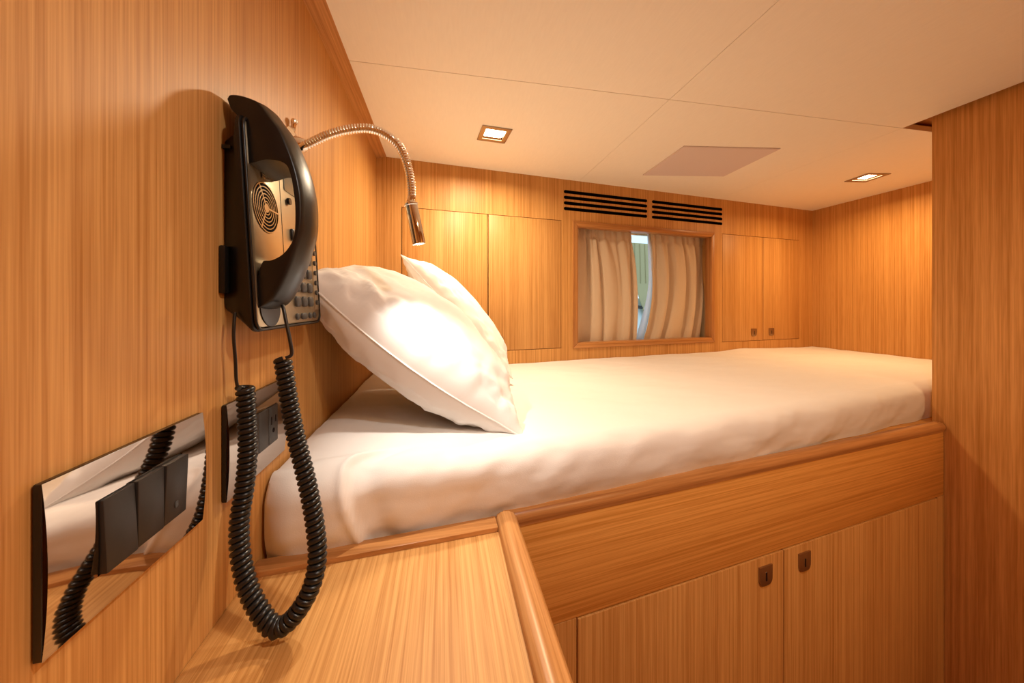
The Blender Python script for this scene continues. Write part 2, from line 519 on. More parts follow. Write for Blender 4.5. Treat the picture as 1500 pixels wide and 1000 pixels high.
# ================================================================== BED BASE, SHELF
FO = Vector((0.102, 0.475, 0))
bed = empty('bunk_base', (0.102, 0.475, FZ), FANG, label='oak bunk base with solid rail and two lower doors under the mattress', cat='bunk bed')
LEN = (XP - 0.102) / math.cos(FANG) - 0.001
ZB = -FZ
def fr(name, mat, x0, x1, y0, y1, z0, z1, **k):
    return box(name, mat, x0, x1, y0, y1, z0 + ZB, z1 + ZB, parent=bed, **k)
# rail: bull-nosed moulding
rb = MB()
prof = [(0.0, -0.316), (-0.003, -0.310), (-0.002, -0.302), (0.003, -0.297), (0.012, -0.2955), (0.0185, -0.2975), (0.0195, -0.303), (0.0195, -0.318), (0.0, -0.318)]
rb.prism(prof, lambda p, h: (h, p[0], p[1] + ZB), -0.018, LEN)
rb.build('rail', 'solid_x', bed, smooth=50)
fr('apron_panel', 'oak_x', -0.0, LEN, 0.001, 0.02, -0.4755, -0.3185, bevel=0.001)
x_d = [0.0977, 0.5503, 1.0985]
fr('stile', 'oak_z', 0.0, x_d[0] - 0.0015, 0.001, 0.02, FZ + 0.08, -0.4765)
fr('stile', 'oak_z', x_d[2] + 0.0015, LEN, 0.001, 0.02, FZ + 0.08, -0.4765)
for k in range(2):
    d = fr('door', 'oak_z', x_d[k] + 0.0012, x_d[k + 1] - 0.0012, 0.0, 0.018, FZ + 0.083, -0.4785, bevel=0.0012)
    lx = (0.4985, 0.6080)[k]
    latch(d, lx, -0.513 + ZB, 0.0, 0.034, 0.037)
fr('plinth', 'solid_x', 0.0, LEN, 0.03, 0.05, FZ, FZ + 0.08)
fr('carcass', 'inside', 0.002, LEN - 0.002, 0.021, 0.026, FZ + 0.08, -0.32)
# mattress platform (hidden under the sheet) and the low lip on the shelf side
pb = MB()
pb.add([(XL, 0.447, -0.305), (0.085, 0.476, -0.305), (XP - 0.002, 0.640, -0.305), (XR, 0.70, -0.305), (XR, yb(XR), -0.305), (XL, yb(XL), -0.305),
        (XL, 0.447, -0.325), (0.085, 0.476, -0.325), (XP - 0.002, 0.640, -0.325), (XR, 0.70, -0.325), (XR, yb(XR), -0.325), (XL, yb(XL), -0.325)],
       [(0, 1, 2, 3, 4, 5), (11, 10, 9, 8, 7, 6)] + [(i, 6 + i, 6 + (i + 1) % 6, (i + 1) % 6) for i in range(6)])
plat = pb.build('platform', 'oak_x', None)
plat.parent = bed
plat.matrix_parent_inverse = (Matrix.Translation((0.102, 0.475, FZ)) @ Matrix.Rotation(FANG, 4, 'Z')).inverted()

shelf = empty('bedside_cabinet', (-0.06, 0.1, FZ), label='oak bedside cabinet with shelf top below the wall telephone', cat='cabinet')
def sh(name, mat, x0, x1, y0, y1, z0, z1, **k):
    return box(name, mat, x0 + 0.06, x1 + 0.06, y0 - 0.1, y1 - 0.1, z0 + ZB, z1 + ZB, parent=shelf, **k)
b = MB()
b.prism([(XL + 0.0005, -0.45), (0.0705, -0.45), (0.0705, 0.4445), (XL + 0.0005, 0.420)], lambda p, h: (p[0] + 0.06, p[1] - 0.1, h + ZB), SHZ - 0.02, SHZ)
b.build('shelf_top', 'oak_y', shelf)
# low lip in front of the mattress
b = MB()
b.prism([(XL + 0.0005, 0.4202), (0.0703, 0.4447), (0.0703, 0.4700), (XL + 0.0005, 0.4425)], lambda p, h: (p[0] + 0.06, p[1] - 0.1, h + ZB), SHZ - 0.02, SHZ + 0.006)
b.build('back_lip', 'solid_x', shelf, bevel=0.0012, smooth=40)
b = MB()
prof = [(0.0705, -0.318), (0.0705, -0.297), (0.073, -0.2925), (0.079, -0.2895), (0.088, -0.2895), (0.096, -0.293), (0.1005, -0.300), (0.102, -0.309), (0.100, -0.318)]
b.prism(prof, lambda p, h: (p[0] + 0.06, h - 0.1, p[1] + ZB), -0.45, 0.4700)
b.build('edge_moulding', 'solid_y', shelf, smooth=50)
sh('side_panel', 'oak_z', 0.075, 0.1005, -0.45, 0.4735, FZ, -0.3185)
sh('side_panel', 'oak_z', XL + 0.001, 0.0745, -0.45, -0.432, FZ, -0.3205)

# ================================================================== MATTRESS with sheet
def front_y(x): return 0.4665 + 0.1385 * x + 0.021 * max(0.0, x) ** 1.5 + 0.0045 * math.exp(-((x - 0.03) / 0.12) ** 2)
mb = MB()
NX, NT = 260, 190
x_start, x_end = XL + 0.004, XR - 0.002
ZT, ZBOT = -0.213, -0.304
def fbm(x, y, z, o=3):
    v, a = 0.0, 1.0
    for k in range(o):
        v += a * noise.noise(Vector((x, y, z))); x *= 2.1; y *= 2.1; z *= 2.1; a *= 0.5
    return v
rows = []
xs = [x_start + 0.41 * i / 130 for i in range(130)] + [x_start + 0.41 + (x_end - x_start - 0.41) * i / 170 for i in range(171)]
NX = len(xs) - 1
def sstep(a, b_, v):
    v = max(0.0, min(1.0, (v - a) / (b_ - a))); return v * v * (3 - 2 * v)
for x in xs:
    yf, ybk = front_y(x), yb(x) - 0.002
    ztop = ZT + 0.010 * math.exp(-((x + 0.2) / 0.16) ** 2)
    R_ = 0.034
    H = ztop - ZBOT
    # profile by arc length: straight drop, soft round edge, flat top
    l1 = H - R_; l2 = R_ * math.pi / 2; y_in = yf + R_; l3 = ybk - y_in
    col = []
    for j in range(NT + 1):
        if j <= 56:
            d_ = (l1 + l2) * j / 56
        else:
            d_ = l1 + l2 + l3 * ((j - 56) / (NT - 56)) ** 1.3
        if d_ < l1:
            p = Vector((x, yf, ZBOT + d_)); n = Vector((0, -1, 0)); h = d_ / H
        elif d_ < l1 + l2:
            k = (d_ - l1) / R_
            p = Vector((x, yf + R_ - R_ * math.cos(k), ztop - R_ + R_ * math.sin(k))); n = Vector((0, -math.cos(k), math.sin(k))); h = (p.z - ZBOT) / H
        else:
            p = Vector((x, y_in + d_ - l1 - l2, ztop)); n = Vector((0, 0, 1)); h = 1.0
        top = sstep(l1 + 0.2 * l2, l1 + l2 + 0.02, d_)
        # belly of the front and the soft sag above the rail
        w = 0.007 * math.sin(math.pi * min(1, h * 1.02)) * (1 - top)
        q = Vector((x * 4.2 + 3, p.y * 7 + x * 2.0, p.z * 9))
        w += 0.0036 * fbm(q.x, q.y, q.z, 4)
        # slack folds on the front face, leaning to the right
        lean = x * 11 - h * 0.8
        w += (1 - top) * 0.0042 * math.sin(math.pi * min(1, h * 1.1)) * noise.noise(Vector((lean, h * 1.3, 2.0)))
        w += (1 - top) * 0.0018 * noise.noise(Vector((lean * 2.7, h * 2.0, 9.0)))
        # scallops along the foot of the drop
        w -= (1 - top) * 0.004 * math.exp(-(h / 0.22) ** 2) * (0.5 + 0.5 * math.sin(x * 31 + 3 * noise.noise(Vector((x * 4, 0, 0)))))
        # shallow creases across the top
        cc = x * 10 - (p.y - 0.5) * 5
        w += top * 0.0011 * math.sin(cc * 2.1 + 2.0 * noise.noise(Vector((x * 3, p.y * 3, 0)))) * (0.5 + 0.8 * noise.noise(Vector((x * 2, p.y * 2, 5))))
        w += top * 0.0016 * noise.noise(Vector((x * 3.5 + 4, (p.y - 0.131 * x) * 38, 1.0))) * (0.6 + 0.6 * noise.noise(Vector((x * 2.5, p.y * 3, 8))))
        w += top * 0.007 * math.exp(-((x - 1.38) / 0.12) ** 2) * math.exp(-((p.y - yb(x)) / 0.10) ** 2)
        # tucked corner: a flap overlapping from the left, its edge curling up on to the top
        over = max(0.0, d_ - l1 - 0.6 * l2)
        xc = -0.120 + 0.026 * (1 - min(1, h)) ** 1.4 + 26.0 * over * over
        dx = x - xc
        fade = (1 - sstep(0.020, 0.050, over))
        w += fade * (0.0060 * (1 - sstep(-0.004, 0.006, dx)) * sstep(-0.10, -0.02, dx) + 0.0030 * math.exp(-((dx + 0.004) / 0.006) ** 2) - 0.0050 * math.exp(-((dx - 0.022) / 0.018) ** 2))
        p = p + n * w
        e = max(0.0, 1 - (x - x_start) / 0.035)
        if e > 0:
            p.y += (1 - top) * 0.018 * e * e
            p.z -= top * 0.006 * e * e
        p.y = min(p.y, ybk)
        col.append(p)
    rows.append(col)
for col in rows:
    mb.v += col
W = NT + 1
for i in range(NX):
    for j in range(NT):
        mb.quad(i * W + j, (i + 1) * W + j, (i + 1) * W + j + 1, i * W + j + 1)
# ends, back and underside close the solid
mb.quad(*[j for j in range(W)])
mb.quad(*[NX * W + j for j in range(W - 1, -1, -1)])
nb = len(mb.v)
for i in range(NX + 1):
    q = rows[i][NT]; mb.v.append(Vector((q.x, q.y, ZBOT)))
for i in range(NX):
    mb.quad(i * W + NT, (i + 1) * W + NT, nb + i + 1, nb + i)
    mb.quad(i * W, nb + i, nb + i + 1, (i + 1) * W)
MC = Vector((0.8, 0.85, ZBOT))
mb.v = [p - MC for p in mb.v]
mat_o = mb.build('mattress', 'sheet', None, MC, smooth=60)
tag(mat_o, 'thin bunk mattress tightly covered with a white cotton sheet', 'mattress')

# ================================================================== PILLOWS
def pillow(name, ex, ey, thick_t, thick_b, origin, ax, ay, seed, label, tip=(1, 1, 1, 1), sag=0.0):
    """ex, ey: half sizes along ax, ay; seam in the plane, bulging along the normal"""
    ax = Vector(ax).normalized(); ay = Vector(ay).normalized(); ay = (ay - ax * ax.dot(ay)).normalized()
    nn = ax.cross(ay).normalized()
    if nn.z < 0: nn = -nn
    N = 64
    def pt(u, v, side):
        # outline: sides pulled in, corners out
        pin_u = 1 - 0.085 * (1 - v * v) * 0 - 0.0
        px = u * (1 - 0.10 * (1 - u * u) * 0) * (1 - 0.055 * (1 - v ** 2) * abs(u) ** 3)
        py = v * (1 - 0.075 * (1 - u ** 2) * abs(v) ** 3)
        f = max(0.0, (1 - u ** 2) * (1 - v ** 2))
        # corner tips are flat and a little stretched
        cu, cv = max(0, abs(u) - 0.8) / 0.2, max(0, abs(v) - 0.8) / 0.2
        st = 1 + 0.05 * cu * cv
        h = f ** 0.46
        wr = fbm(u * 1.7 + seed, v * 2.3, side * 3.1 + seed, 2) * 0.10
        cr_ = noise.noise(Vector((u * 2.2 - v * 1.2 + seed, (u + v) * 5.5, seed))) ; wr -= 0.055 * math.exp(-(cr_ / 0.07) ** 2) * (0.4 + noise.noise(Vector((u * 2, v * 2, seed + 4))))
        edge = min(1 - abs(u), 1 - abs(v))
        # gathers radiating from the seam
        g = math.exp(-edge * 5.5) * (1 - math.exp(-edge * 40))
        wr2 = g * 0.26 * (noise.noise(Vector((u * 7 + seed, v * 7, side))) + 0.6 * noise.noise(Vector((u * 15 + seed, v * 15, side))))
        hh = (thick_t if side > 0 else thick_b) * (h * (1 + wr) + wr2 * h ** 0.5)
        z = side * hh
        z -= sag * (1 - u * u) * ((1 - v) / 2) ** 1.5
        return Vector(origin) + ax * (px * ex * st) + ay * (py * ey * st) + nn * z
    b = MB()
    W = N + 1
    def par(i):
        t = -1 + 2 * i / N
        return math.sin(t * math.pi / 2) * 0.65 + t * 0.35
    for side in (1, -1):
        for i in range(W):
            for j in range(W):
                b.v.append(pt(par(i), par(j), side))
    for k in (0, 1):
        o = k * W * W
        for i in range(N):
            for j in range(N):
                q = (o + i * W + j, o + (i + 1) * W + j, o + (i + 1) * W + j + 1, o + i * W + j + 1)
                b.quad(*(q if k == 0 else q[::-1]))
    lo = min(p.z for p in b.v)
    base = Vector((origin[0], origin[1], lo))
    b.v = [p - base for p in b.v]
    root = b.build(name, 'pillow', None, base, smooth=70)
    tag(root, label, 'pillow', 'pillows at the head of the bunk')
    # piped seam round the edge
    s = MB()
    path = []
    for i in range(N): path.append(pt(par(i), -1, 1))
    for i in range(N): path.append(pt(1, par(i), 1))
    for i in range(N, 0, -1): path.append(pt(par(i), 1, 1))
    for i in range(N, 0, -1): path.append(pt(-1, par(i), 1))
    path.append(path[0])
    path = [p - base for p in path]
    s.tube(path, 0.0016, 6, False)
    s.build('seam', 'pillow', root, smooth=60)
    return root

pillow('pillow', 0.208, 0.170, 0.104, 0.078, (-0.044, 0.712, -0.079), (0.311, 0.010, -0.247), (0.02, 1, 0.0), 1.3,
       'plump white pillow nearest the telephone, leaning on the left wall under the reading lamp', sag=0.020)
pillow('pillow', 0.200, 0.130, 0.068, 0.055, (0.040, 1.008, -0.034), (0.235, 0.0, -0.265), (0.0, 1, 0.05), 5.7,
       'white pillow behind the front pillow, in the corner by the wall cabinet')

# ================================================================== CURTAINS
def curtain(name, s_top, s_mid, s_bot, y0, nf, seed, label, amp=0.016):
    z0, z1 = WN[2] + 0.002, WN[3] - 0.004
    NXc, NZ = 150, 60
    b = MB()
    def edge(e, k):     # k 0 top .. 1 bottom
        a, m, c = e
        return (a * (1 - k) * (1 - 2 * k) + 4 * m * k * (1 - k) + c * k * (2 * k - 1))
    ox = (s_top[0] + s_top[1]) / 2
    for j in range(NZ + 1):
        k = j / NZ
        z = z1 + (z0 - z1) * k
        l = edge((s_top[0], s_mid[0], s_bot[0]), k); r = edge((s_top[1], s_mid[1], s_bot[1]), k)
        for i in range(NXc + 1):
            u = i / NXc
            ph = u * nf * 2 * math.pi + 4.6 * noise.noise(Vector((u * 2.6 + seed, k * 0.9, 0)))
            g = 0.45 + 0.55 * min(1, max(0, k - 0.06) / 0.25)
            sn = math.sin(ph); d = (abs(sn) ** 0.7) * (1 if sn > 0 else -1) * amp * g * (0.65 + 0.6 * noise.noise(Vector((u * 4, seed, k * 0.8))))
            d += 0.35 * amp * math.sin(ph * 2.3 + seed) * (1 - min(1, k * 1.6))
            # gathered heading band
            if k < 0.085:
                d = d * 0.5 + 0.0028 * math.sin(u * nf * 14 + seed)
            cinch = -0.004 * math.exp(-((k - 0.09) / 0.014) ** 2)
            dx = 0.35 * amp * math.cos(ph) * g * math.sin(math.pi * u)
            b.v.append(Vector((l + (r - l) * u + dx - ox, y0 + d - cinch * 1.0, z - z0)))
    Wc = NXc + 1
    for j in range(NZ):
        for i in range(NXc):
            b.quad(j * Wc + i, j * Wc + i + 1, (j + 1) * Wc + i + 1, (j + 1) * Wc + i)
    root = b.build(name, 'linen', None, BL + Matrix.Rotation(BANG, 3, 'Z') @ Vector((ox, 0, z0)), BANG, smooth=80, fix=False)
    sol = root.modifiers.new('cloth', 'SOLIDIFY'); sol.thickness = 0.0015
    return tag(root, label, 'curtain', 'linen curtains in the cabin window')
cl = curtain('window_curtain', (0.701, 1.000), (0.701, 1.024), (0.701, 1.020), 0.052, 4.6, 2.1, 'left beige linen curtain in the window, wider and reaching the left frame')
cr = curtain('window_curtain', (1.094, 1.394), (1.108, 1.392), (1.056, 1.362), 0.052, 3.7, 7.7, 'right beige linen curtain in the window, leaving a dark gap at the frame')
# daylight on the right curtain's inner edge, put in as a pale lining strip
lb = MB()
e0, wd = [], []
for k in range(13):
    q = k / 12
    sl_ = 1.094 * (1 - q) * (1 - 2 * q) + 4 * 1.108 * q * (1 - q) + 1.056 * q * (2 * q - 1)
    e0.append((sl_ + 0.006, 0.309 - 0.473 * q)); wd.append(0.006 + 0.026 * q ** 0.9 + 0.004 * math.sin(q * 9))
r0 = [(a - 1.244, 0.054, z + 0.164) for a, z in e0]
r1 = [(a - w - 1.244, 0.063, z + 0.164) for (a, z), w in zip(e0, wd)]
lb.loft([r0, r1], False, False)
lo = lb.build('daylit_edge', 'lining', cr, smooth=60, fix=False)
so = lo.modifiers.new('cloth', 'SOLIDIFY'); so.thickness = 0.0012
# curtain rod
rod = MB(); rod.tube([(-0.345, 0.0, 0.0), (0.345, 0.0, 0.0)], 0.004, 10)
tag(rod.build('curtain_rod', 'chrome', None, BL + Matrix.Rotation(BANG, 3, 'Z') @ Vector((1.049, 0.098, 0.3055)), BANG, smooth=50),
    'thin metal rod across the top of the window behind the curtains', 'curtain rod')

# outside: grey-green canvas cover and a pale hull of a neighbouring boat
oc = empty('neighbouring_boat', BL + Matrix.Rotation(BANG, 3, 'Z') @ Vector((2.3, 1.6, -1.3)), BANG,
           label='pale boat with grey-green canvas cover, glimpsed outside between the curtains', cat='boat')
b = MB()
b.prism([(-0.21, 1.89), (0.9, 1.89), (0.9, 1.40), (0.08, 1.12)], lambda p, h: (p[0], h, p[1]), 0.0, 0.012)
b.build('canvas_cover', 'canvas', oc)
for k in range(9):
    x = -0.13 + k * 0.06
    b = MB(); b.tube([(x, -0.004, 1.885), (x + 0.012, -0.004, 1.50)], 0.005, 6); b.build('canvas_pleat', 'canvas', oc, smooth=60)
b = MB()
hull = []
for x, zt, bl in ((-1.5, 1.36, 0.0), (-0.5, 1.36, 0.05), (0.5, 1.35, 0.08), (1.5, 1.33, 0.10)):
    hull.append([(x, 0.20 - bl, 0.0), (x, 0.08 - bl, 0.7), (x, 0.12 - bl, zt), (x, 0.60, zt), (x, 0.60, 0.0)])
b.loft(hull, True, True)
b.build('hull', 'hullwhite', oc, smooth=30)
b = MB(); b.tube([(-0.03, 0.02, 1.30), (-0.03, 0.02, 1.24)], 0.012, 10); b.tube([(-0.06, 0.015, 1.275), (0.03, 0.015, 1.265)], 0.016, 8)
b.build('fender_cleat', 'black', oc, smooth=40)

# ================================================================== TELEPHONE
PH = Vector((XL, 0.455, -0.03))
phone = empty('wall_telephone', PH, label='black corded telephone with champagne metal face mounted on the left wall', cat='telephone')
def pv(x, y, z): return (x - PH.x, y - PH.y, z - PH.z)
def xf(z): return -0.178 - 0.057 * (z + 0.027)
b = MB()
def ring(x_of, y0, y1, z0, z1, r):
    return [pv(x_of(p[1]), p[0], p[1]) for p in rrect(y0, y1, z0, z1, r, 5)]
b.loft([ring(lambda z: XL + 0.0005, 0.381, 0.532, -0.008, 0.164, 0.010),
        ring(lambda z: XL + 0.010, 0.377, 0.536, -0.014, 0.170, 0.012),
        ring(lambda z: xf(z) - 0.004, 0.3675, 0.5435, -0.0275, 0.1835, 0.012),
        ring(lambda z: xf(z) - 0.0012, 0.3675, 0.5435, -0.0275, 0.1835, 0.012),
        ring(lambda z: xf(z), 0.3690, 0.5420, -0.0260, 0.1820, 0.0115)])
b.build('body', 'black', phone, smooth=40)
b = MB()
b.loft([ring(lambda z: xf(z) - 0.001, 0.3715, 0.5395, -0.0235, 0.1795, 0.010),
        ring(lambda z: xf(z) + 0.0010, 0.3715, 0.5395, -0.0235, 0.1795, 0.010),
        ring(lambda z: xf(z) + 0.0016, 0.3722, 0.5388, -0.0228, 0.1788, 0.0095)])
face = b.build('faceplate', 'champ', phone, smooth=40)
rim = MB()
rp_ = [pv(xf(p[1]) + 0.0016, p[0], p[1]) for p in rrect(0.3695, 0.5415, -0.0255, 0.1815, 0.0115, 6)]
rim.tube(rp_ + rp_[:2], 0.0014, 8, False)
rim.build('rim', 'black', phone, smooth=60)
FX = 0.0016
# speaker grille
sp = MB()
cy_, cz_ = 0.4035, 0.101
def disc(mb_, y, z, r, h0, h1, n=28, ry=None):
    ry = ry or r
    pts = [(y + ry * math.cos(2 * math.pi * k / n), z + r * math.sin(2 * math.pi * k / n)) for k in range(n)]
    mb_.prism(pts, lambda p, h: pv(xf(p[1]) + FX + h, p[0], p[1]), h0, h1)
disc(sp, cy_, cz_, 0.0265, -0.0005, 0.0002)
gr = sp.build('speaker_recess', 'dark', phone, smooth=40)
for k in range(6):
    r = 0.0070 + k * 0.0037
    b = MB()
    n = 40
    rings_ = []
    for rr_, h in ((r - 0.0005, 0.0), (r - 0.0005, 0.0009), (r + 0.0005, 0.0009), (r + 0.0005, 0.0)):
        rings_.append([pv(xf(cz_ + rr_ * math.sin(2 * math.pi * i / n)) + FX + h, cy_ + rr_ * math.cos(2 * math.pi * i / n), cz_ + rr_ * math.sin(2 * math.pi * i / n)) for i in range(n)])
    b.loft(rings_, True, False)
    b.build('grille_ring', 'champ', gr, smooth=40)
b = MB(); disc(b, cy_, cz_, 0.0048, 0.0, 0.0009); b.build('grille_hub', 'champ', gr, smooth=40)
for a in (0, 120, 240):
    t = math.radians(a); c, s = math.cos(t), math.sin(t)
    b = MB()
    b.prism([(cy_ + c * r - s * w, cz_ + s * r + c * w) for r, w in ((0.004, -0.0009), (0.0265, -0.0009), (0.0265, 0.0009), (0.004, 0.0009))],
            lambda p, h: pv(xf(p[1]) + FX + h, p[0], p[1]), 0.0, 0.0010)
    b.build('grille_spoke', 'champ', gr)
def fbox(name, mat, y0, y1, z0, z1, h, r=0.0012, parent=None):
    q = MB()
    q.loft([[pv(xf(p[1]) + FX - 0.0004, p[0], p[1]) for p in rrect(y0, y1, z0, z1, r, 3)],
            [pv(xf(p[1]) + FX + h * 0.75, p[0], p[1]) for p in rrect(y0, y1, z0, z1, r, 3)],
            [pv(xf(p[1]) + FX + h, p[0], p[1]) for p in rrect(y0 + 0.0007, y1 - 0.0007, z0 + 0.0007, z1 - 0.0007, r * 0.8, 3)]])
    return q.build(name, mat, parent or phone, smooth=50)
# groove beside the cradle, hook marks, mouthpiece well
fbox('groove', 'dark', 0.4383, 0.4389, 0.045, 0.170, 0.0002, 0.0002)
hk = fbox('cradle_hook', 'black', 0.398, 0.4055, 0.131, 0.141, 0.0006, 0.0006)
for k in range(4):
    fbox('hook_line', 'champ', 0.3985, 0.4045, 0.1325 + k * 0.0022, 0.1333 + k * 0.0022, 0.0008, 0.0003, parent=hk)
b = MB(); disc(b, 0.3985, -0.004, 0.0195, -0.0004, 0.0012, 32, 0.0205); b.build('mouthpiece_well', 'gloss', phone, smooth=40)
b = MB(); disc(b, 0.458, 0.124, 0.004, 0.0, 0.003, 20); b.build('knob', 'black', phone, smooth=40)
fbox('side_button', 'black', 0.460, 0.472, 0.078, 0.092, 0.0025, 0.002)
for r in range(4):
    for c in range(3):
        fbox('keypad_key', 'key', 0.4595 + c * 0.0205, 0.4735 + c * 0.0205, -0.0035 + r * 0.0183, 0.0095 + r * 0.0183, 0.0028, 0.004)
for yy, w in ((0.463, 0.0035), (0.483, 0.0078), (0.5035, 0.0035), (0.5185, 0.0035)):
    fbox('function_key', 'key', yy - w, yy + w, -0.0195, -0.0115, 0.0026, 0.0034)
kp = fbox('speed_dial_plate', 'champ', 0.5245, 0.5385, -0.008, 0.120, 0.0006, 0.001)
for r in range(9):
    b = MB(); disc(b, 0.5305, 0.002 + r * 0.0139, 0.0034, 0.0004, 0.0028, 16); b.build('speed_dial_key', 'key', phone, smooth=40)
fbox('display', 'screen', 0.449, 0.518, 0.135, 0.165, 0.0008, 0.002)
# wall bracket
b = MB()
b.box(0.0002, 0.006, 0.372 - PH.y, 0.3800 - PH.y, 0.010 - PH.z, 0.056 - PH.z)
b.build('wall_bracket', 'black', phone, bevel=0.0015, smooth=40)
fbox_top = MB(); fbox_top.box(0.0005, 0.008, 0.3765 - PH.y, 0.380 - PH.y, 0.150 - PH.z, 0.1535 - PH.z)
fbox_top.build('bracket_clip', 'gloss', phone)

# handset: side outline in (x, z), swept across its width
outer_c = [(-0.1992, 0.1925), (-0.1965, 0.1970), (-0.1850, 0.1965), (-0.1731, 0.1915), (-0.1643, 0.1800), (-0.1543, 0.1650), (-0.1435, 0.1364), (-0.1383, 0.1130), (-0.1369, 0.0960),
           (-0.1375, 0.0768), (-0.1411, 0.0600), (-0.1501, 0.0320), (-0.1608, 0.0080), (-0.1700, -0.0020), (-0.1740, -0.0040)]
inner_c = [(-0.1745, 0.0), (-0.1755, 0.010), (-0.1745, 0.030), (-0.1715, 0.0392), (-0.1696, 0.0413), (-0.1632, 0.0421), (-0.1543, 0.0476), (-0.1477, 0.0564), (-0.1438, 0.0672), (-0.1429, 0.0859),
           (-0.1437, 0.1031), (-0.1471, 0.1255), (-0.1531, 0.1365), (-0.1684, 0.1383), (-0.1800, 0.1340), (-0.1850, 0.1350), (-0.1865, 0.150), (-0.1875, 0.170), (-0.1890, 0.1760), (-0.1940, 0.1795), (-0.1982, 0.1845)]
HK = 1.024
oc_ = [Vector((a * HK, 0, c * HK)) for a, c in outer_c]; ic_ = [Vector((a * HK + 0.0015, 0, c * HK)) for a, c in inner_c]
po = catmull(oc_, 5); pi_ = catmull(ic_, 4)
loop = po + pi_
NO = len(po)
def handset_slice(y, out, inn):
    pts = []
    n = len(loop)
    for i, p in enumerate(loop):
        a, c = loop[i - 1], loop[(i + 1) % n]
        t = (c - a); t.normalize()
        nrm = Vector((t.z, 0, -t.x))       # outward for this winding is -nrm / +nrm, fixed below
        k = out if i < NO else inn
        # fade at the ends of the outer run
        if i < NO:
            e = min(1.0, min(i, NO - 1 - i) / 8)
            k *= e
        pts.append(Vector(pv(p.x, y, p.z)) + Vector((-nrm.x, 0, -nrm.z)) * k)
    return pts
hb_ = MB()
HS = [(0.3660, -0.0012, 0.0), (0.3668, 0.0, 0.0), (0.372, 0.0018, 0.0), (0.380, 0.0042, 0.0), (0.391, 0.0055, 0.0), (0.402, 0.0042, 0.0), (0.410, 0.0018, 0.0), (0.4152, 0.0, 0.0), (0.416, -0.0012, 0.0)]
hb_.loft([handset_slice(y_ + 0.0095, a_, c_) for y_, a_, c_ in HS])
handset = hb_.build('handset', 'black', phone, smooth=42)

# ------------------------------------------------------------------ coiled cord (thing of its own part tree: part of the telephone)
cord_run = [(-0.1929, 0.3833, -0.0818), (-0.1903, 0.3817, -0.1126), (-0.1886, 0.3793, -0.1467), (-0.1896, 0.3755, -0.1794), (-0.1912, 0.3707, -0.2067), (-0.1870, 0.3637, -0.2330), (-0.1768, 0.3546, -0.2573), (-0.1634, 0.3463, -0.2755), (-0.1499, 0.3405, -0.2874), (-0.1394, 0.3389, -0.2867), (-0.1271, 0.3400, -0.2746), (-0.1182, 0.3439, -0.2569), (-0.1161, 0.3496, -0.2362), (-0.1198, 0.3554, -0.2132), (-0.1258, 0.3607, -0.1882), (-0.1332, 0.3662, -0.1632), (-0.1438, 0.3735, -0.1305), (-0.1511, 0.3780, -0.0996), (-0.1572, 0.3823, -0.0681), (-0.1597, 0.3838, -0.0559)]
path = catmull(cord_run, 16)
# resample by length
L_ = [0.0]
for i in range(1, len(path)): L_.append(L_[-1] + (path[i] - path[i - 1]).length)
total = L_[-1]
def at_len(s):
    s = max(0, min(total, s)); lo_, hi_ = 0, len(L_) - 1
    while hi_ - lo_ > 1:
        m_ = (lo_ + hi_) // 2
        if L_[m_] <= s: lo_ = m_
        else: hi_ = m_
    k = (s - L_[lo_]) / max(1e-9, L_[hi_] - L_[lo_])
    return path[lo_].lerp(path[hi_], k)
PITCH, CR, WR = 0.0054, 0.0056, 0.0028
turns = int(total / PITCH)
SEG = 18
helix = []
up = None
for i in range(turns * SEG + 1):
    s = total * i / (turns * SEG)
    p = at_len(s); t = (at_len(s + 0.002) - at_len(s - 0.002)).normalized()
    if up is None: up = t.orthogonal().normalized()
    up = (up - t * up.dot(t)).normalized(); w_ = t.cross(up)
    an = 2 * math.pi * i / SEG
    helix.append(p + (up * math.cos(an) + w_ * math.sin(an)) * CR)
def pin(v): return Vector(v) - PH
lead1 = catmull([Vector((-0.196, 0.372, -0.008)), Vector((-0.1955, 0.3695, -0.030)), Vector((-0.1953, 0.3720, -0.055)), Vector((-0.1955, 0.3735, -0.072)), helix[0] + (helix[0] - helix[3]) * 0.3], 8)
lead2 = catmull([helix[-1] + (helix[-1] - helix[-4]) * 0.2, Vector((-0.1507, 0.3815, -0.0510)), Vector((-0.1522, 0.3823, -0.0379)), Vector((-0.1561, 0.3841, -0.0208)), Vector((-0.1597, 0.3868, -0.0070)), Vector((-0.1620, 0.3893, -0.0014))], 8)
cb = MB()
cb.tube([pin(p) for p in lead1[:-1]] , 0.0015, 8)
cb.tube([pin(p) for p in helix], WR, 8)
cb.tube([pin(p) for p in lead2[1:]], 0.0017, 8)
cb.build('coiled_cord', 'cord', phone, smooth=60)

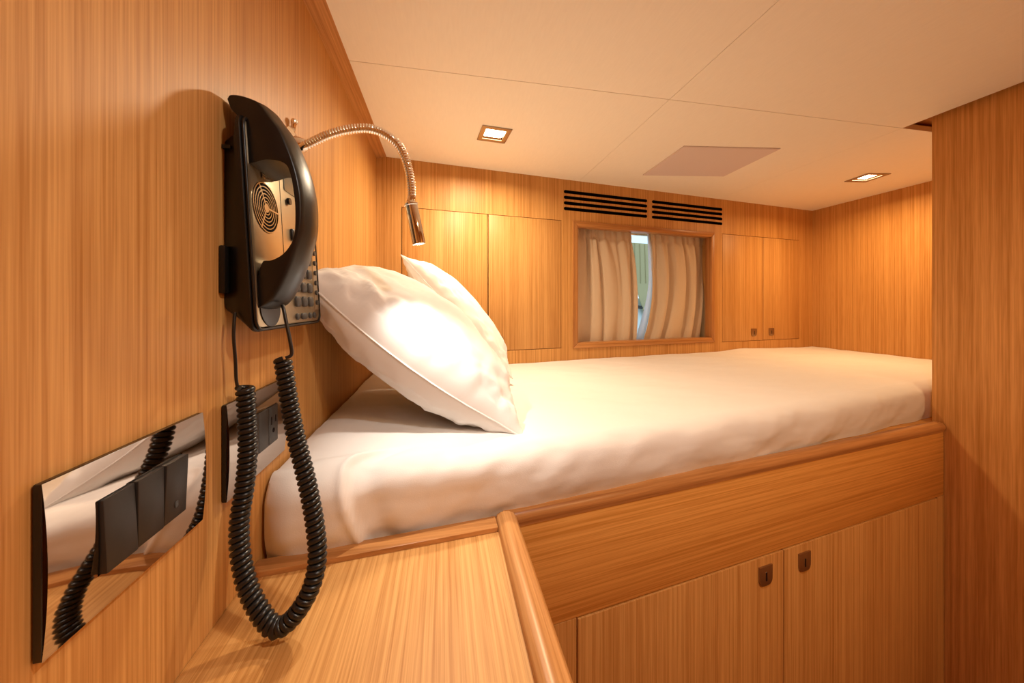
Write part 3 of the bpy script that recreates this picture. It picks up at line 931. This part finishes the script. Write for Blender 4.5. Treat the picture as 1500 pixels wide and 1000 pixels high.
# ================================================================== SWITCH AND SOCKET PLATES
def wall_plate(name, y0, y1, z0, z1, label, cat):
    yc, zc = (y0 + y1) / 2, (z0 + z1) / 2
    r = empty(name, (XL, yc, zc), label=label, cat=cat, group='mirror-chrome wall plates')
    hy_, hz_ = (y1 - y0) / 2, (z1 - z0) / 2
    b = MB()
    n, m = 28, 20
    # bowed mirror face with the module opening left out in the middle
    oy, oz = 0.0337, 0.0228
    ys = sorted(set([-hy_ + 2 * hy_ * i / n for i in range(n + 1)] + [-oy, oy])); zs = sorted(set([-hz_ + 2 * hz_ * i / m for i in range(m + 1)] + [-oz, oz]))
    def X(y, z):
        return 0.0050 + 0.0026 * (1 - (z / hz_) ** 2)
    ix = {}
    for i, y in enumerate(ys):
        for j, z in enumerate(zs):
            ix[i, j] = len(b.v); b.v.append(Vector((X(y, z), y, z)))
    for i in range(len(ys) - 1):
        for j in range(len(zs) - 1):
            ym, zm = (ys[i] + ys[i + 1]) / 2, (zs[j] + zs[j + 1]) / 2
            if abs(ym) < oy and abs(zm) < oz: continue
            b.quad(ix[i, j], ix[i + 1, j], ix[i + 1, j + 1], ix[i, j + 1])
    b.build('cover_plate', 'plate', r, smooth=50, fix=True)
    # dark edge frame behind the mirror face
    e = MB()
    def edge_loop(k, x): return [(x, p[0], p[1]) for p in rrect(-hy_ * k, hy_ * k, -hz_ * k, hz_ * k, 0.001, 2)]
    e.loft([edge_loop(0.985, 0.0003), edge_loop(1.0, 0.0012), edge_loop(1.0, 0.0047), edge_loop(0.994, 0.0050)], True, False)
    e.build('edge_frame', 'gloss', r, smooth=40)
    e = MB(); e.box(0.0003, 0.006, -oy - 0.004, oy + 0.004, -oz - 0.003, oz + 0.003)
    e.build('mounting_box', 'gloss', r)
    return r
def module(r, k, tilt, name):
    """one 22 mm module; tilt lifts one end of the rocker"""
    b = MB()
    y0, y1, z0, z1 = -0.0333 + k * 0.0222 + 0.0002, -0.0333 + (k + 1) * 0.0222 - 0.0002, -0.0222, 0.0222
    xa, xb = 0.0092 + tilt[0], 0.0092 + tilt[1]     # bottom, top
    b.add([(0.004, y0, z0), (0.004, y1, z0), (0.004, y1, z1), (0.004, y0, z1), (xa, y0, z0), (xa, y1, z0), (xb, y1, z1), (xb, y0, z1)],
          [(0, 3, 2, 1), (4, 5, 6, 7), (0, 1, 5, 4), (1, 2, 6, 5), (2, 3, 7, 6), (3, 0, 4, 7)])
    return b.build(name, 'module', r, bevel=0.0008, smooth=40)
sw = wall_plate('switch_plate', 0.2220, 0.3430, -0.1870, -0.0940, 'mirror-chrome wall plate with three black rocker switches', 'light switch')
module(sw, 0, (0.0022, 0.0), 'rocker'); module(sw, 1, (0.0015, 0.0015), 'rocker'); mk = module(sw, 2, (0.001, 0.0028), 'rocker')
b = MB(); b.prism(rrect(0.0205, 0.0235, -0.014, -0.009, 0.0008, 2), lambda p, h: (h, p[0], p[1]), 0.0100, 0.0110); b.build('indicator', 'gloss', mk)
so_ = wall_plate('socket_plate', 0.3760, 0.4985, -0.1915, -0.0975, 'mirror-chrome wall plate with a black power outlet behind the telephone cord', 'power outlet')
module(so_, 0, (0, 0), 'blank_module'); module(so_, 1, (0, 0), 'blank_module'); ou = module(so_, 2, (0, 0), 'outlet')
for (ya, yb_, za, zb_) in ((0.0160, 0.0178, 0.001, 0.010), (0.0262, 0.0278, 0.002, 0.010)):
    b = MB(); b.box(0.0090, 0.0096, ya, yb_, za, zb_); b.build('pin_slot', 'dark', ou)
b = MB(); b.prism([(0.0219 + 0.0025 * math.cos(k * math.pi / 6), -0.007 + 0.0028 * math.sin(k * math.pi / 6)) for k in range(12)], lambda p, h: (h, p[0], p[1]), 0.0090, 0.0096)
b.build('earth_hole', 'dark', ou)

# ================================================================== READING LAMP
LB = Vector((XL, 0.525, 0.2215))
lamp = empty('reading_lamp', LB, label='chrome gooseneck reading lamp on the left wall, bent over the pillow', cat='lamp')
def lv(p): return Vector(p) - LB
b = MB()
def xdisc(x0, x1, r0, r1, n=36):
    return [[(x0, r0 * math.cos(2 * math.pi * k / n), r0 * math.sin(2 * math.pi * k / n)) for k in range(n)],
            [(x1, r1 * math.cos(2 * math.pi * k / n), r1 * math.sin(2 * math.pi * k / n)) for k in range(n)]]
a1, a2 = xdisc(0.0003, 0.004, 0.023, 0.023)
a3, a4 = xdisc(0.006, 0.009, 0.020, 0.012)
a5, a6 = xdisc(0.020, 0.021, 0.0085, 0.0075)
b.loft([a1, a2, a3, a4, a5, a6])
b.build('wall_rosette', 'chrome', lamp, smooth=40)
b = MB(); b.tube([(0.004, 0.0005, 0.0185), (0.005, 0.0005, 0.027), (0.006, 0.0005, 0.0325), (0.0065, 0.0005, 0.0350)], [0.003, 0.003, 0.0045, 0.0035], 14); b.build('switch_knob', 'chrome', lamp, smooth=50)
neck_pts = [(-0.205, 0.524, 0.216), (-0.190, 0.5215, 0.2193), (-0.1596, 0.52, 0.2364), (-0.1328, 0.52, 0.2468), (-0.1055, 0.52, 0.2512), (-0.0823, 0.52, 0.2449), (-0.0634, 0.52, 0.2288), (-0.0512, 0.52, 0.2000), (-0.0462, 0.52, 0.1653), (-0.0470, 0.52, 0.1510)]
np_ = catmull([lv(p) for p in neck_pts], 100)
Ls = [0.0]
for i in range(1, len(np_)): Ls.append(Ls[-1] + (np_[i] - np_[i - 1]).length)
rad = []
for i, l in enumerate(Ls):
    k = (l % 0.0038) / 0.0038
    rad.append(0.0062 if (l < 0.018 or l > Ls[-1] - 0.006) else 0.0051 + 0.0014 * abs(math.sin(math.pi * k)) ** 0.6)
b = MB(); b.tube(np_, rad, 16); b.build('gooseneck', 'chrome', lamp, smooth=75)
h0, h1 = lv((-0.0472, 0.52, 0.1470)), lv((-0.0358, 0.52, 0.0880))
hd = (h1 - h0)
hp = lambda k: h0 + hd * k
b = MB()
b.tube([hp(-0.06), hp(-0.02), hp(0.0), hp(0.01), hp(0.05), hp(0.06), hp(0.10), hp(0.97), hp(1.0), hp(1.0), hp(0.93)], [0.0062, 0.0070, 0.0094, 0.0104, 0.0104, 0.0096, 0.0096, 0.0100, 0.0096, 0.0080, 0.0080], 28)
head = b.build('lamp_head', 'chrome', lamp, smooth=40)
b = MB(); b.tube([hp(0.94), hp(0.955)], 0.0078, 20); b.build('led_lens', 'led', head, smooth=40)
sl = bpy.data.lights.new('reading_beam', 'SPOT')
sl.energy = READ_W * 10; sl.color = (1.0, 0.91, 0.80); sl.spot_size = math.radians(104); sl.spot_blend = 1.0; sl.shadow_soft_size = 0.006
slo = bpy.data.objects.new('reading_beam', sl); COL.objects.link(slo)
slo.parent = lamp; slo.location = hp(1.03)
slo.rotation_euler = hd.to_track_quat('-Z', 'Y').to_euler()

# ------------------------------------------------------------------ lift everything so that the floor lies at z = 0
for o in list(bpy.data.objects):
    if o.parent is None:
        o.location.z += EYE
